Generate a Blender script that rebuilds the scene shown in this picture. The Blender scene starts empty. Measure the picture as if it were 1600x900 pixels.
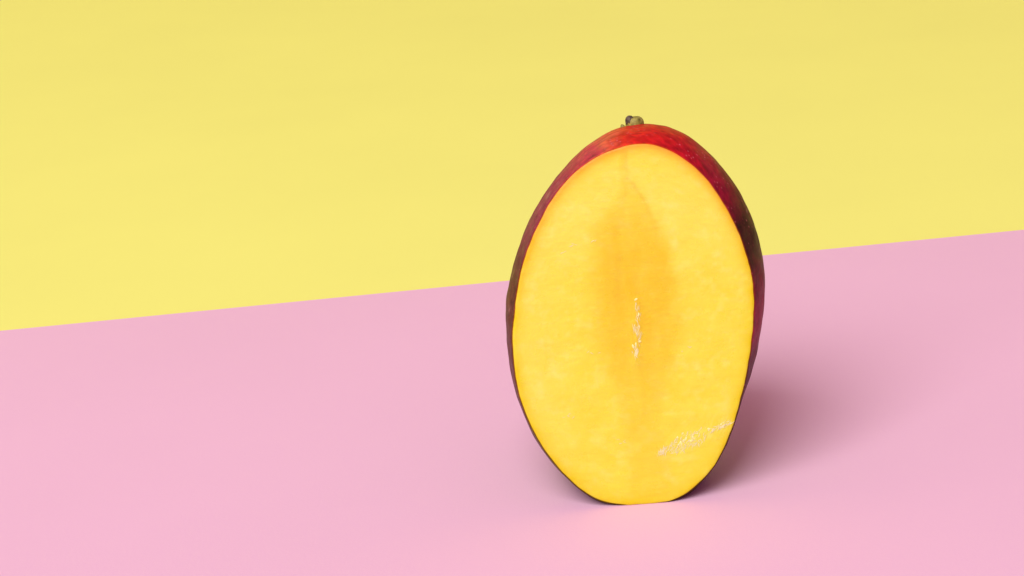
import bpy, math, random
import numpy as np
from mathutils import Matrix, Vector
from mathutils import noise as mn

scene = bpy.context.scene
col = scene.collection
random.seed(7)

# ------------------------------------------------------------------ camera
cam_d = bpy.data.cameras.new("camera")
cam = bpy.data.objects.new("camera", cam_d)
col.objects.link(cam)
cam_d.lens = 85.0
cam_d.sensor_width = 36.0
cam_d.clip_start = 0.01
cam_d.clip_end = 50.0
PITCH, ROLL = math.radians(18), math.radians(4.2)
fwd = Vector((0, math.cos(PITCH), -math.sin(PITCH)))
rt = Vector((1, 0, 0))
up = rt.cross(fwd)
r2 = rt * math.cos(ROLL) - up * math.sin(ROLL)
u2 = up * math.cos(ROLL) + rt * math.sin(ROLL)
m = Matrix((r2, u2, -fwd)).transposed().to_4x4()
m.translation = Vector((-0.02785434, -0.57183507, 0.24643476))
cam.matrix_world = m
scene.camera = cam

# ------------------------------------------------------------------ light
world = bpy.data.worlds.new("World")
scene.world = world
world.use_nodes = True
bg = world.node_tree.nodes["Background"]
bg.inputs[0].default_value = (1.0, 0.44, 0.70, 1)
bg.inputs[1].default_value = 0.40


def softbox(name, loc, target, size, power, color):
    d = bpy.data.lights.new(name, 'AREA')
    d.shape = 'SQUARE'
    d.size = size
    d.energy = power
    d.color = color
    o = bpy.data.objects.new(name, d)
    col.objects.link(o)
    o.location = loc
    o.rotation_euler = (Vector(target) - Vector(loc)).to_track_quat('-Z', 'Y').to_euler()
    return o


softbox("key_softbox", (-1.45, -2.60, 3.45), (0.0, 0.15, 0.05), 3.0, 236, (0.95, 1.0, 0.98))

vs = scene.view_settings
vs.view_transform = 'Standard'
vs.look = 'None'
vs.exposure = 0.0
vs.gamma = 1.0
vs.use_curve_mapping = False
scene.cycles.use_denoising = True
scene.cycles.max_bounces = 8
scene.cycles.diffuse_bounces = 5


# ------------------------------------------------------------------ helpers
def lin(r, g, b):
    f = lambda c: (c / 255 / 12.92) if c / 255 <= 0.04045 else ((c / 255 + 0.055) / 1.055) ** 2.4
    return (f(r), f(g), f(b))


def mesh_obj(name, verts, faces, mat, parent=None, smooth=True):
    me = bpy.data.meshes.new(name)
    me.from_pydata([tuple(v) for v in verts], [], faces)
    me.validate()
    me.update()
    if smooth:
        me.polygons.foreach_set("use_smooth", [True] * len(me.polygons))
    me.materials.append(mat)
    o = bpy.data.objects.new(name, me)
    col.objects.link(o)
    if parent:
        o.parent = parent
    return o


def set_col(o, name, arr):
    a = o.data.attributes.new(name, 'FLOAT_COLOR', 'POINT')
    arr = np.asarray(arr, dtype=np.float32)
    if arr.shape[1] == 3:
        arr = np.hstack([arr, np.ones((len(arr), 1), np.float32)])
    a.data.foreach_set("color", arr.ravel())


class N:
    """small node graph builder"""

    def __init__(self, name):
        self.m = bpy.data.materials.new(name)
        self.m.use_nodes = True
        self.t = self.m.node_tree
        self.b = self.t.nodes["Principled BSDF"]

    def add(self, typ, **kw):
        n = self.t.nodes.new(typ)
        for k, v in kw.items():
            setattr(n, k, v)
        return n

    def link(self, a, b):
        self.t.links.new(a, b)

    def noise(self, scale, detail=3, rough=0.5, stretch=None):
        tc = self.add('ShaderNodeTexCoord')
        n = self.add('ShaderNodeTexNoise')
        n.inputs['Scale'].default_value = scale
        n.inputs['Detail'].default_value = detail
        n.inputs['Roughness'].default_value = rough
        if stretch:
            mp = self.add('ShaderNodeMapping')
            mp.inputs['Scale'].default_value = stretch
            self.link(tc.outputs['Object'], mp.inputs[0])
            self.link(mp.outputs[0], n.inputs['Vector'])
        else:
            self.link(tc.outputs['Object'], n.inputs['Vector'])
        return n.outputs['Fac']

    def ramp(self, fac, a, b, va=0.0, vb=1.0):
        n = self.add('ShaderNodeMapRange')
        n.inputs[1].default_value = a
        n.inputs[2].default_value = b
        n.inputs[3].default_value = va
        n.inputs[4].default_value = vb
        self.link(fac, n.inputs[0])
        return n.outputs[0]

    def mix(self, fac, a, b, mode='MIX'):
        n = self.add('ShaderNodeMix', data_type='RGBA', blend_type=mode)
        for i, s in ((0, fac), (6, a), (7, b)):
            if isinstance(s, (int, float)):
                n.inputs[i].default_value = s
            elif isinstance(s, tuple):
                n.inputs[i].default_value = (*s, 1) if len(s) == 3 else s
            else:
                self.link(s, n.inputs[i])
        return n.outputs[2]

    def attr(self, name):
        n = self.add('ShaderNodeAttribute')
        n.attribute_name = name
        return n

    def bump(self, height, strength, dist, normal=None):
        n = self.add('ShaderNodeBump')
        n.inputs['Strength'].default_value = strength
        n.inputs['Distance'].default_value = dist
        self.link(height, n.inputs['Height'])
        if normal:
            self.link(normal, n.inputs['Normal'])
        return n.outputs[0]


def paper(name, color, rough):
    g = N(name)
    f = g.noise(9, 4)
    c = g.mix(g.ramp(f, 0.3, 0.7), tuple(x * 0.985 for x in color), tuple(min(1, x * 1.012) for x in color))
    g.link(c, g.b.inputs['Base Color'])
    g.b.inputs['Roughness'].default_value = rough
    g.b.inputs['Specular IOR Level'].default_value = 0.12
    g.link(g.bump(g.noise(1100, 4), 0.12, 0.0003), g.b.inputs['Normal'])
    return g.m


PINK = paper("pink_paint", (0.805, 0.492, 0.640), 0.5)
YELLOW = paper("yellow_paint", (0.855, 0.885, 0.198), 0.7)

# ------------------------------------------------------------------ setting
# pink tabletop, its straight rear edge running slightly away to the right
L = Vector((-0.19630674, 0.18170158, 0))
R = Vector((0.14670865, 0.20989626, 0))
d = (R - L).normalized()
nrm = Vector((-d.y, d.x, 0))
mid = (L + R) / 2
ca, cb = mid - d * 0.9, mid + d * 0.9
cc, cd = cb - nrm * 1.3, ca - nrm * 1.3
T = 0.004
bev = 0.0006
tv, tf = [], []
for inset, z in ((bev, 0.0), (0.0, -bev), (0.0, -T)):
    c0 = (ca + cb + cc + cd) / 4
    for p, sx, sy in ((ca, 1, -1), (cb, -1, -1), (cc, -1, 1), (cd, 1, 1)):
        q = p + d * sx * inset + nrm * sy * inset
        tv.append((q.x, q.y, z))
tf.append((3, 2, 1, 0))
tf.append((8, 9, 10, 11))
for k in range(2):
    for i in range(4):
        j = (i + 1) % 4
        tf.append((k * 4 + i, k * 4 + j, k * 4 + 4 + j, k * 4 + 4 + i))
table = mesh_obj("tabletop", tv, tf, PINK, smooth=False)
table["kind"] = "structure"
table["label"] = "smooth matt pink tabletop under the cut mango"

# yellow paper sweep under it: flat far behind the tabletop, then curving up
prof = [(-1.6, -T), (1.6, -T)]
for k in range(1, 17):
    a = k / 16 * math.pi / 2
    prof.append((1.6 + 0.5 * math.sin(a), -T + 0.5 * (1 - math.cos(a))))
prof.append((2.1, 1.2))
wv, wf = [], []
n = len(prof)
for x in (-2.2, 2.2):
    for off in (0, 1):
        for k, (y, z) in enumerate(prof):
            wv.append((x, y + (0.004 if off and k > 2 else 0), z - (0.004 if off and k < n - 2 else 0)))
for k in range(n - 1):
    wf.append((k, 2 * n + k, 2 * n + k + 1, k + 1))
    wf.append((n + k + 1, 3 * n + k + 1, 3 * n + k, n + k))
wall = mesh_obj("backdrop", wv, wf, YELLOW)
wall["kind"] = "structure"
wall["label"] = "plain pale yellow paper backdrop behind the pink tabletop"

# ------------------------------------------------------------------ mango
# radial profiles in mm round the centre of the cut face, one value every 2.5 degrees:
# FACE is the outline of the cut, BODY the widest section 14 mm behind it
FACE = [30.7, 30.9, 31.1, 31.2, 31.4, 31.7, 31.9, 32.1, 32.4, 32.6, 32.9, 33.2, 33.6, 34.0, 34.5, 34.9, 35.4, 35.9, 36.5, 37.1, 37.7, 38.4, 39.1, 39.9, 40.6, 41.3, 42.0, 42.6, 43.2, 43.8, 44.3, 44.7, 45.0, 45.1, 45.0, 44.8, 44.4, 44.0, 43.6, 43.1, 42.6, 42.0, 41.4, 40.8, 40.1, 39.4, 38.7, 38.0, 37.3, 36.7, 36.0, 35.3, 34.7, 34.2, 33.8, 33.3, 32.9, 32.6, 32.2, 31.9, 31.6, 31.4, 31.1, 30.9, 30.7, 30.6, 30.5, 30.5, 30.4, 30.4, 30.5, 30.7, 30.9, 31.1, 31.3, 31.5, 31.7, 32.0, 32.3, 32.7, 33.1, 33.6, 34.0, 34.5, 35.1, 35.6, 36.1, 36.7, 37.3, 38.0, 38.6, 39.3, 40.0, 40.8, 41.5, 42.3, 43.1, 43.9, 44.7, 45.6, 46.4, 47.1, 47.7, 48.1, 48.3, 48.4, 48.5, 48.4, 48.4, 48.4, 48.4, 48.4, 48.1, 47.6, 46.9, 46.1, 45.3, 44.4, 43.5, 42.4, 41.3, 40.3, 39.2, 38.3, 37.4, 36.5, 35.7, 34.9, 34.2, 33.7, 33.2, 32.7, 32.3, 31.9, 31.5, 31.3, 31.1, 30.9, 30.7, 30.6, 30.6, 30.6, 30.6, 30.6]
BODY = [34.8, 34.9, 35.1, 35.4, 35.7, 36.0, 36.3, 36.7, 37.0, 37.3, 37.7, 38.1, 38.5, 39.0, 39.5, 40.0, 40.5, 41.1, 41.7, 42.3, 42.9, 43.5, 44.1, 44.8, 45.4, 46.0, 46.6, 47.2, 47.7, 48.0, 48.3, 48.3, 48.3, 48.2, 47.9, 47.6, 47.1, 46.5, 45.8, 45.0, 44.2, 43.4, 42.5, 41.7, 40.8, 40.0, 39.3, 38.5, 37.8, 37.2, 36.6, 36.0, 35.5, 35.0, 34.6, 34.2, 33.9, 33.6, 33.3, 33.1, 32.9, 32.7, 32.5, 32.3, 32.2, 32.1, 32.0, 32.0, 32.0, 32.0, 32.0, 32.1, 32.2, 32.3, 32.5, 32.7, 33.0, 33.2, 33.5, 33.8, 34.2, 34.6, 35.0, 35.5, 36.0, 36.6, 37.2, 37.8, 38.5, 39.2, 40.0, 40.8, 41.6, 42.4, 43.2, 44.1, 45.0, 45.9, 46.8, 47.8, 48.8, 49.8, 50.8, 51.7, 52.4, 53.0, 53.4, 53.8, 54.0, 54.0, 54.0, 53.7, 53.0, 52.1, 51.0, 49.7, 48.5, 47.3, 46.1, 44.9, 43.7, 42.6, 41.5, 40.5, 39.6, 38.9, 38.2, 37.6, 37.1, 36.7, 36.4, 36.1, 35.7, 35.4, 35.2, 35.0, 34.8, 34.6, 34.5, 34.5, 34.5, 34.5, 34.6, 34.7]
CU, CV = 2.23, 48.07
LEAN = math.radians(8)
W0, DEPTH = 14.0, 37.0
NT = 360


def periodic(p, n):
    """resample a closed profile with a smooth (Catmull-Rom) curve"""
    p = np.array(p)
    k = len(p)
    x = np.arange(n) / n * k
    i = np.floor(x).astype(int)
    t = x - i
    p0, p1, p2, p3 = (p[(i + q) % k] for q in (-1, 0, 1, 2))
    return 0.5 * (2 * p1 + (p2 - p0) * t + (2 * p0 - 5 * p1 + 4 * p2 - p3) * t * t + (3 * p1 - p0 - 3 * p2 + p3) * t ** 3)


TH = np.arange(NT) / NT * 2 * math.pi
grow = 2.0 - 0.75 * np.clip((-np.sin(TH) + 0.1) / 0.7, 0, 1)
CF, CB = periodic(FACE, NT), periodic(BODY, NT)


def world_pt(u, v, w):
    """mango coordinates in mm (u right, v up the cut face, w into the fruit) to metres"""
    x = u
    y = v * math.sin(LEAN) + w * math.cos(LEAN)
    z = v * math.cos(LEAN) - w * math.sin(LEAN)
    if z < -0.1:
        z = -0.1                      # the base is sliced flat and sits on the table
    return (x / 1000, y / 1000, z / 1000)


def fbm(x, y, z, o=3):
    return mn.fractal(Vector((x, y, z)), 1.0, 2.0, o)


mango = bpy.data.objects.new("mango", None)
col.objects.link(mango)
mango["label"] = "ripe red mango standing upright with its yellow flesh cut open facing us"
mango["category"] = "mango"
mango.empty_display_size = 0.02

# --- skin ----------------------------------------------------------------
STOPS = [(0, (168, 20, 58)), (10, (140, 16, 44)), (22, (86, 8, 24)), (34, (78, 6, 24)), (46, (136, 12, 44)),  # purple-red at the right side has reflected table pink painted in
         (58, (182, 22, 56)), (70, (214, 22, 42)), (84, (244, 34, 30)), (89, (250, 60, 38)), (95, (250, 108, 76)), (100, (226, 66, 84)),
         (108, (200, 30, 82)), (122, (174, 12, 90)), (138, (150, 14, 78)), (148, (118, 22, 56)), (160, (110, 34, 44)),
         (178, (120, 58, 44)), (196, (126, 66, 50)), (214, (116, 62, 30)), (232, (110, 82, 24)), (255, (104, 84, 20)),
         (282, (96, 70, 18)), (310, (92, 52, 22)), (332, (104, 38, 40)), (348, (168, 24, 62)), (360, (168, 20, 58))]
SA = np.array([s[0] for s in STOPS], float)
SC = np.array([lin(*s[1]) for s in STOPS])
ws = [0.0, 0.10, 0.35, 0.8, 1.5] + list(np.linspace(2.4, W0, 16)) + list(W0 + DEPTH * np.sin(np.linspace(0.06, 1.0, 44) * math.pi / 2))
ws[-1] = W0 + DEPTH * 0.9999
sv, sc = [], []
LIP = 0.30


def skin_colour(i, w):
    u0 = math.cos(TH[i])
    v0 = math.sin(TH[i])
    wob = 5 * fbm(u0 * 3, v0 * 3, w * 0.06) + 5 * fbm(u0 * 9, v0 * 9, w * 0.3 + 5)
    a = (math.degrees(TH[i]) + wob) % 360
    c = np.array([np.interp(a, SA, SC[:, k]) for k in range(3)])
    # green blush round the back of the fruit
    g = min(1, max(0, (w - 11 + 5 * fbm(u0 * 2, v0 * 2, w * 0.1 + 9)) / 12)) * 0.7
    top = math.exp(-((math.degrees(TH[i]) - 84) / 22) ** 2)
    g *= 1 - 0.8 * top
    c = c * (1 - g) + np.array(lin(62, 48, 18)) * g
    for (a0_, w0_, ra, rw) in ((120.5, 6.5, 1.3, 2.2), (126.0, 8.0, 1.0, 2.0), (115.0, 5.0, .5, 1.2), (172, 4.5, 1.6, 1.0), (38, 9, .6, 1.2)):
        q = ((math.degrees(TH[i]) - a0_) / ra) ** 2 + ((w - w0_) / rw) ** 2
        sc_ = math.exp(-q) * max(0, 0.35 + 0.9 * fbm(u0 * 40, v0 * 40, w * 1.2))
        c = c * (1 - sc_) + np.array(lin(214, 150, 140)) * sc_
    c *= 0.66 + 0.34 * fbm(u0 * 26, v0 * 26, w * 0.9)
    return np.clip(c, 0.004, 1)


# cut edge of the skin: a thin lip, then the outer surface going back
for i in range(NT):
    r = CF[i] - LIP
    sv.append(world_pt(CU + r * math.cos(TH[i]), CV + r * math.sin(TH[i]), 0.10))
    c = skin_colour(i, 0)
    up_ = 0.5 + 0.5 * math.sin(TH[i])
    sc.append(c * 0.45 + np.array(lin(236, 120, 40)) * 0.55 * up_ + np.array(lin(176, 136, 16)) * 0.55 * (1 - up_))  # orange towards the top is the edge glow painted into the lip
for w in ws:
    for i in range(NT):
        if w <= W0:
            r = CB[i] - (CB[i] - CF[i]) * (1 - w / W0) ** grow[i]
        else:
            q = (w - W0) / DEPTH
            r = CB[i] * math.sqrt(max(0.0, 1 - q * q))
        u0, v0 = math.cos(TH[i]), math.sin(TH[i])
        k = min(1, w / 4)
        r += k * (0.35 * fbm(u0 * 1.6, v0 * 1.6, w * 0.04) + 0.05 * fbm(u0 * 9, v0 * 9, w * 0.25))
        # shallow hollow round the stem
        sv.append(world_pt(CU + r * u0, CV + r * v0, w))
        sc.append(skin_colour(i, w))
nr = len(ws) + 1
sf = []
for k in range(nr - 1):
    for i in range(NT):
        j = (i + 1) % NT
        sf.append((k * NT + i, (k + 1) * NT + i, (k + 1) * NT + j, k * NT + j))
sf.append(tuple((nr - 1) * NT + i for i in range(NT - 1, -1, -1)))

g = N("mango_skin")
base = g.attr("skin_colour").outputs['Color']
vor = g.add('ShaderNodeTexVoronoi')
tc = g.add('ShaderNodeTexCoord')
g.link(tc.outputs['Object'], vor.inputs['Vector'])
vor.inputs['Scale'].default_value = 720
vor.inputs['Randomness'].default_value = 1.0
dots = g.ramp(vor.outputs['Distance'], 0.26, 0.12, 0.0, 0.45)
patch = g.ramp(g.noise(160, 3), 0.46, 0.62, 0.0, 1.0)
mul = g.add('ShaderNodeMath', operation='MULTIPLY')
g.link(dots, mul.inputs[0])
g.link(patch, mul.inputs[1])
c = g.mix(mul.outputs[0], base, lin(226, 120, 130))
mott = g.ramp(g.noise(420, 4, 0.6), 0.35, 0.7, 0.0, 0.35)
c = g.mix(mott, c, (0.45, 0.40, 0.45), 'MULTIPLY')
g.link(c, g.b.inputs['Base Color'])
g.link(g.ramp(g.noise(240, 3), 0.3, 0.7, 0.38, 0.55), g.b.inputs['Roughness'])
g.b.inputs['Specular IOR Level'].default_value = 0.08
g.b.inputs['Coat Weight'].default_value = 0.0
g.b.inputs['Coat Roughness'].default_value = 0.3
g.link(g.bump(g.noise(700, 4, 0.6), 0.18, 0.0003), g.b.inputs['Normal'])
skin = mesh_obj("skin", sv, sf, g.m, mango)
set_col(skin, "skin_colour", sc)

# --- flesh ---------------------------------------------------------------
NR = 130
fr = [1 - (1 - k / NR) ** 1.35 for k in range(1, NR + 1)]


def dist_seg(u, v, a, b):
    ax, ay = a
    bx, by = b
    t = max(0, min(1, ((u - ax) * (bx - ax) + (v - ay) * (by - ay)) / ((bx - ax) ** 2 + (by - ay) ** 2)))
    return math.hypot(u - ax - t * (bx - ax), v - ay - t * (by - ay)), t


CORE_V = [6, 14, 20, 25, 31.5, 40, 48, 57, 65, 73, 78, 84]
CORE_C = [4.0, 3.5, 3.0, 2.5, 2.9, 3.0, 3.2, 3.2, 3.0, 2.4, 2.6, 3.0]
CORE_H = [6.0, 5.5, 5.0, 5.0, 7.4, 10.0, 11.2, 10.9, 10.0, 7.8, 4.6, 1.0]
CORE_S = [0.35, 0.42, 0.45, 0.42, 0.62, 0.85, 0.95, 1.0, 0.98, 0.72, 0.45, 0.2]


def flesh_fields(u, v, edge):
    """edge = mm in from the outline; returns the colour fields and the relief in mm"""
    wu = u + 1.6 * fbm(u * .12, v * .12, 3) + 0.5 * fbm(u * .5, v * .5, 8)
    c, h, s = (np.interp(v, CORE_V, q) for q in (CORE_C, CORE_H, CORE_S))
    x = abs(wu - c) / max(h, 0.1)
    core = s / (1 + math.exp((x - 0.95) * 9.0))
    core *= 0.86 + 0.22 * fbm(u * .3, v * .12, 1)
    rim = math.exp(-(edge / (1.7 + 0.8 * max(0, (50 - v) / 50))) ** 1.3)
    rim *= 0.9 + 0.5 * fbm(u * .2, v * .2, 20)
    # pigmented veins running down from the stalk end
    vein = 0
    for a, b, wd, k in (((2.6, 91.0), (2.9, 86.0), .55, .5), ((2.9, 84.5), (6.8, 78.5), .40, .6), ((6.8, 78.5), (9.5, 71), .7, .3),
                        ((3.0, 85), (1.2, 76), .7, .22), ((1.2, 76), (-2.5, 66), .9, .18), ((3.6, 60), (3.4, 24), .7, .14),
                        ((-.5, 64), (-1.5, 54), 1.1, .35)):
        dd, t = dist_seg(u + .5 * fbm(u * .5, v * .5, 31), v, a, b)
        vein = max(vein, k * math.exp(-(dd / wd) ** 2) * (0.75 + 0.5 * fbm(u, v, 4)))
    pale = max(0, 0.6 * fbm(u * .19, v * .24, 14) + 0.4 * fbm(u * .55, v * .75, 15))
    side = math.exp(-((u + 24) / 8) ** 2) * math.exp(-((v - 30) / 30) ** 2) * .3 + math.exp(-((v - 76) / 16) ** 2) * .35 * (1 - core)
    pale = min(1, pale + side)
    # relief: knife chatter, fibre, the ridge of the stone's edge, rounded rim
    z = 0.10 * fbm(u * .09, v * .14, 40) + 0.03 * fbm(u * .5, v * 1.0, 41)
    z += 0.028 * fbm(u * 1.6, v * 1.0, 42) + 0.010 * math.sin(v * 2.6 + 1.5 * fbm(u * .1, v * .1, 43)) * (0.5 + fbm(u * .1, v * .2, 44))
    z -= 0.10 * vein
    dd, t = dist_seg(u, v, (3.4, 53), (2.3, 37))
    z += 0.22 * math.exp(-(dd / 1.1) ** 2) * (0.6 + .8 * fbm(u * 1.2, v * .5, 45))
    dd, t = dist_seg(u, v, (6.6, 13.0), (25, 19.7))
    band = math.exp(-(dd / 1.7) ** 2) * min(1, 0.3 + 3 * t * (1.25 - t))
    z += 0.12 * band * (0.35 + 1.2 * fbm(u * 1.6, v * .8, 46))
    pale = min(1, pale + band * max(0, 0.25 + 1.3 * fbm((u - .4 * v) * 1.5, v * .45, 47)))  # pale streaks: torn fibre plus wet highlights put into the colour
    z -= 0.12 * math.exp(-(edge / 0.30) ** 1.5)
    return max(0, core), max(0, min(1, rim)), max(0, vein), pale, z


fv, fa, fp = [], [], []
for k in range(NR + 1):
    s = 0 if k == 0 else fr[k - 1]
    for i in range(NT if k else 1):
        rmax = CF[i] - LIP + 0.05 - (0.10 + 0.08 * fbm(math.cos(TH[i]) * 14, math.sin(TH[i]) * 14, 2))
        r = rmax * s
        u, v = CU + r * math.cos(TH[i]), CV + r * math.sin(TH[i])
        core, rim, vein, pale, z = flesh_fields(u, v, rmax - r)
        fv.append(world_pt(u, v, -0.42 - z))
        fa.append((core, rim, vein))
        fp.append((pale, max(0, math.sin(TH[i])) ** 1.5 * math.exp(-(rmax - r) / 1.1), 0))  # second value: painted glow of light bleeding under the upper skin
# side wall running back into the skin so that no gap shows
for i in range(NT):
    rmax = CF[i] - LIP + 0.02
    fv.append(world_pt(CU + rmax * math.cos(TH[i]), CV + rmax * math.sin(TH[i]), 0.6))
    fa.append((0, 1, 0))
    fp.append((0, 0, 0))
ff = [(0, 1 + (i + 1) % NT, 1 + i) for i in range(NT)]
for k in range(NR):
    for i in range(NT):
        j = (i + 1) % NT
        a, b = 1 + k * NT, 1 + (k + 1) * NT
        ff.append((a + i, a + j, b + j, b + i))

g = N("mango_flesh")
sep = g.add('ShaderNodeSeparateColor')
g.link(g.attr("flesh_fields").outputs['Color'], sep.inputs[0])
pal = g.add('ShaderNodeSeparateColor')
g.link(g.attr("flesh_pale_glow").outputs['Color'], pal.inputs[0])
n1 = g.ramp(g.noise(170, 5, 0.6, (1.0, 1.0, 1.25)), 0.3, 0.7)
c = g.mix(n1, (0.80, 0.710, 0.042), (0.82, 0.765, 0.072))
c = g.mix(g.ramp(pal.outputs[0], 0.0, 1.0, 0.0, 0.8), c, (0.84, 0.830, 0.180))
c = g.mix(sep.outputs[0], c, (0.80, 0.565, 0.018))
c = g.mix(sep.outputs[1], c, (0.78, 0.610, 0.002))
c = g.mix(g.ramp(pal.outputs[1], 0, 1, 0, 0.9), c, (0.86, 0.30, 0.035))  # orange edge glow mixed into the flesh colour
c = g.mix(g.ramp(sep.outputs[2], 0, 1, 0, 0.55), c, (0.72, 0.36, 0.02))
fib = g.ramp(g.noise(900, 3, 0.6, (0.5, 1, 1.2)), 0.62, 0.8, 0.0, 0.25)
c = g.mix(fib, c, (0.90, 0.72, 0.20))
g.link(c, g.b.inputs['Base Color'])
g.link(g.ramp(g.noise(300, 3), 0.3, 0.7, 0.22, 0.5), g.b.inputs['Roughness'])
g.b.inputs['Specular IOR Level'].default_value = 0.4
g.b.inputs['Subsurface Weight'].default_value = 0.25
g.b.inputs['Subsurface Radius'].default_value = (1.0, 0.55, 0.12)
g.b.inputs['Subsurface Scale'].default_value = 0.0018
b1 = g.bump(g.noise(650, 4, 0.6, (0.5, 1, 1.4)), 0.25, 0.0004)
g.link(g.bump(g.noise(2600, 2, 0.5), 0.15, 0.0002, b1), g.b.inputs['Normal'])
flesh = mesh_obj("flesh", fv, ff, g.m, mango)
set_col(flesh, "flesh_fields", fa)
set_col(flesh, "flesh_pale_glow", fp)

# --- torn fibres on the cut, their pale colour also imitating wet highlights --------------------------------
g = N("fibre_and_glint")
g.b.inputs['Base Color'].default_value = (0.90, 0.84, 0.42, 1)
g.b.inputs['Roughness'].default_value = 0.22
g.b.inputs['Specular IOR Level'].default_value = 0.6
FIB_GLINT = g.m


def strands(name, specs):
    v_, f_ = [], []
    for (u, v, ang, ln, rad) in specs:
        n = 6
        b0_ = len(v_)
        bend = random.uniform(-.6, .6)
        for k in range(n + 1):
            t = k / n
            a = ang + bend * (t - .5)
            uu = u + ln * (t - .5) * math.cos(a) + random.gauss(0, .03)
            vv = v + ln * (t - .5) * math.sin(a) + random.gauss(0, .03)
            rr = rad * (0.15 + 0.85 * math.sin(math.pi * min(1, max(0, t)))) * random.uniform(.8, 1.2)
            core, rim, vein, pale, z = flesh_fields(uu, vv, 6)
            for q in range(5):
                b = q / 5 * 2 * math.pi
                pu = uu - math.sin(a) * rr * math.cos(b)
                pv = vv + math.cos(a) * rr * math.cos(b)
                v_.append(world_pt(pu, pv, -0.42 - z - 0.02 - rr * 0.25 * math.sin(b)))
        for k in range(n):
            for q in range(5):
                p = (q + 1) % 5
                f_.append((b0_ + k * 5 + q, b0_ + k * 5 + p, b0_ + k * 5 + 5 + p, b0_ + k * 5 + 5 + q))
    o = mesh_obj(name, v_, f_, FIB_GLINT, flesh)
    o["kind"] = "stuff"
    return o


sp = []
for i in range(230):
    t = random.random()
    cu, cv = 6.6 + 18.6 * t, 13.0 + 6.9 * t
    wdt = 0.5 + 1.8 * math.sin(math.pi * min(1, t * 1.1)) if t < .72 else 0.5
    if .66 < t < .73:
        continue
    u = cu + random.gauss(0, .35)
    v = cv + random.uniform(-1, 1) * wdt
    sp.append((u, v, random.gauss(1.15, .5) if t < .7 else random.gauss(.45, .3), random.uniform(.5, 2.0), random.uniform(.035, .10)))
strands("fibres_and_glints", sp)
sp = []
for i in range(46):
    t = random.random()
    u = 3.5 - 1.1 * t + random.gauss(0, .45)
    v = 52.5 - 14.5 * t
    sp.append((u, v, random.gauss(1.57, .22), random.uniform(.8, 2.6), random.uniform(.05, .12)))
for (u, v, n) in ((-12.0, 68.6, 4), (-6.7, 69, 3), (-16, 24.5, 5), (-9, 40.5, 3), (-14.5, 67, 2), (15, 40, 4), (-3, 17, 4)):  # pale flecks standing in for small wet glints
    for i in range(n):
        sp.append((u + random.gauss(0, .8), v + random.gauss(0, .4), random.gauss(.2, .4), random.uniform(.5, 1.3), random.uniform(.05, .1)))
strands("fibres_and_glints", sp)

# --- juice beads added on the cut to catch glints -------------------------------------------
g = N("mango_juice")
g.b.inputs['Base Color'].default_value = (0.90, 0.86, 0.30, 1)
g.b.inputs['Roughness'].default_value = 0.16
g.b.inputs['Specular IOR Level'].default_value = 0.7
g.b.inputs['Coat Weight'].default_value = 0.3
g.b.inputs['Coat Roughness'].default_value = 0.12
v_, f_ = [], []
spots = []
for (u, v, n, su, sv2) in ((3.2, 49.0, 6, .4, 2.6), (2.4, 40.5, 4, .4, 1.6), (16.5, 17.0, 16, 5.0, .6), (13.5, 16.8, 6, 2.0, .7)):
    for q in range(n):
        du = random.gauss(0, su)
        spots.append((u + du, v + random.gauss(0, sv2) + (du * .36 if v < 18 and u > 10 else 0), random.uniform(.10, .32)))
for (u, v, rad) in spots:
    pa = math.atan2(v - CV, u - CU) % (2 * math.pi)
    if math.hypot(u - CU, v - CV) > CF[int(pa / (2 * math.pi) * NT) % NT] - 1.2:
        continue
    z = flesh_fields(u, v, 6)[4]
    b0_ = len(v_)
    st, an = random.uniform(1.0, 2.2), random.gauss(1.3, .5)
    for ring in range(4):
        e = ring / 4 * math.pi / 2
        for q in range(10):
            a = q / 10 * 2 * math.pi
            x, y = rad * math.cos(e) * math.cos(a) * st, rad * math.cos(e) * math.sin(a)
            v_.append(world_pt(u + x * math.cos(an) - y * math.sin(an), v + x * math.sin(an) + y * math.cos(an), -0.40 - z - rad * .38 * math.sin(e)))
    v_.append(world_pt(u, v, -0.40 - z - rad * .38))
    for ring in range(3):
        for q in range(10):
            p = (q + 1) % 10
            f_.append((b0_ + ring * 10 + q, b0_ + ring * 10 + p, b0_ + ring * 10 + 10 + p, b0_ + ring * 10 + 10 + q))
    for q in range(10):
        f_.append((b0_ + 30 + q, b0_ + 30 + (q + 1) % 10, b0_ + 40))
o = mesh_obj("juice_glint_beads", v_, f_, g.m, flesh)
o["kind"] = "stuff"

# --- stem stub -----------------------------------------------------------
def woody(name, c1, c2, rough=.6, sc_=900):
    g = N(name)
    f = g.ramp(g.noise(sc_, 4, .6), .32, .68)
    g.link(g.mix(f, lin(*c1), lin(*c2)), g.b.inputs['Base Color'])
    g.b.inputs['Roughness'].default_value = rough
    g.link(g.bump(g.noise(sc_ * 1.6, 3), .5, .0002), g.b.inputs['Normal'])
    return g.m


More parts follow.
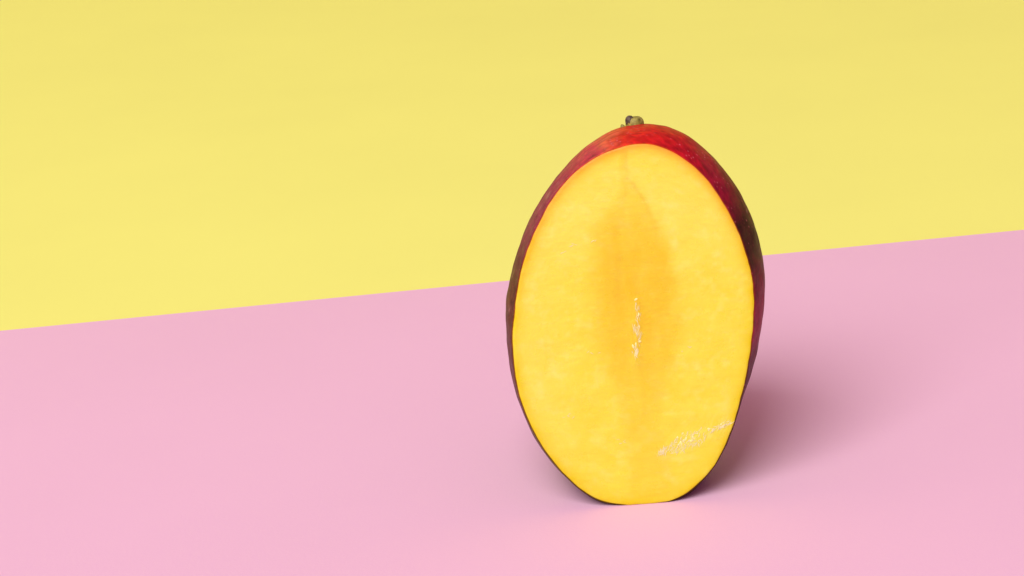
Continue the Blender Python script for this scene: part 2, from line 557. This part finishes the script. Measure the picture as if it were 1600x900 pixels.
GREEN = woody("stem_green", (104, 98, 30), (176, 164, 72))
BARK = woody("stem_bark", (96, 90, 26), (176, 166, 78))
DARK = woody("stem_scar", (48, 36, 22), (112, 96, 76))
SU, SV_, SW = 6.35, 97.2, 17.0


def blob(name, mat, parent, cu, cv, cw, profile, seg=24, rough=.06, tilt=0.0, seed=0):
    """lumpy body of revolution: profile = (height, radius) in mm"""
    v_, f_ = [], []
    for (h, r) in profile:
        for q in range(seg):
            a = q / seg * 2 * math.pi
            rr = r * (1 + rough * 2.2 * fbm(math.cos(a) * 1.4 + seed, math.sin(a) * 1.4, h * .5) + rough * math.sin(a * 5 + seed) * .4)
            du, dw = rr * math.cos(a), rr * math.sin(a)
            uu = cu + du * math.cos(tilt) + h * math.sin(tilt)
            vv = cv + h * math.cos(tilt) - du * math.sin(tilt)
            v_.append(world_pt(uu, vv, cw + dw))
    for k in range(len(profile) - 1):
        for q in range(seg):
            p = (q + 1) % seg
            f_.append((k * seg + q, k * seg + seg + q, k * seg + seg + p, k * seg + p))
    f_.append(tuple(range(seg)))
    f_.append(tuple((len(profile) - 1) * seg + q for q in range(seg - 1, -1, -1)))
    return mesh_obj(name, v_, f_, mat, parent)


stem = blob("stem", GREEN, mango, SU + .25, SV_ - 3.0, SW,
            [(-1.5, 2.6), (0, 2.6), (1.0, 2.45), (1.9, 2.35), (2.7, 2.2), (3.2, 1.85), (3.5, 1.2), (3.6, .4)], seed=1)
blob("stem_scar", DARK, stem, SU - .85, SV_ - .75, SW - .7,
     [(-1.0, .6), (-.6, .95), (-.1, 1.15), (.4, 1.2), (1.0, 1.05), (1.5, .75), (1.75, .25)], rough=.09, tilt=-.25, seed=4)
blob("stem_scar", BARK, stem, SU + .95, SV_ - .95, SW - .5,
     [(-1.5, 1.0), (-.9, 1.4), (-.2, 1.6), (.4, 1.55), (1.0, 1.25), (1.4, .8), (1.6, .25)], rough=.08, tilt=.25, seed=9)
blob("bract", GREEN, stem, SU - 2.75, SV_ - 2.2, SW - .6,
     [(-1.2, .8), (0, .7), (.6, .55), (1.0, .3), (1.15, .08)], tilt=-.35, seed=6)
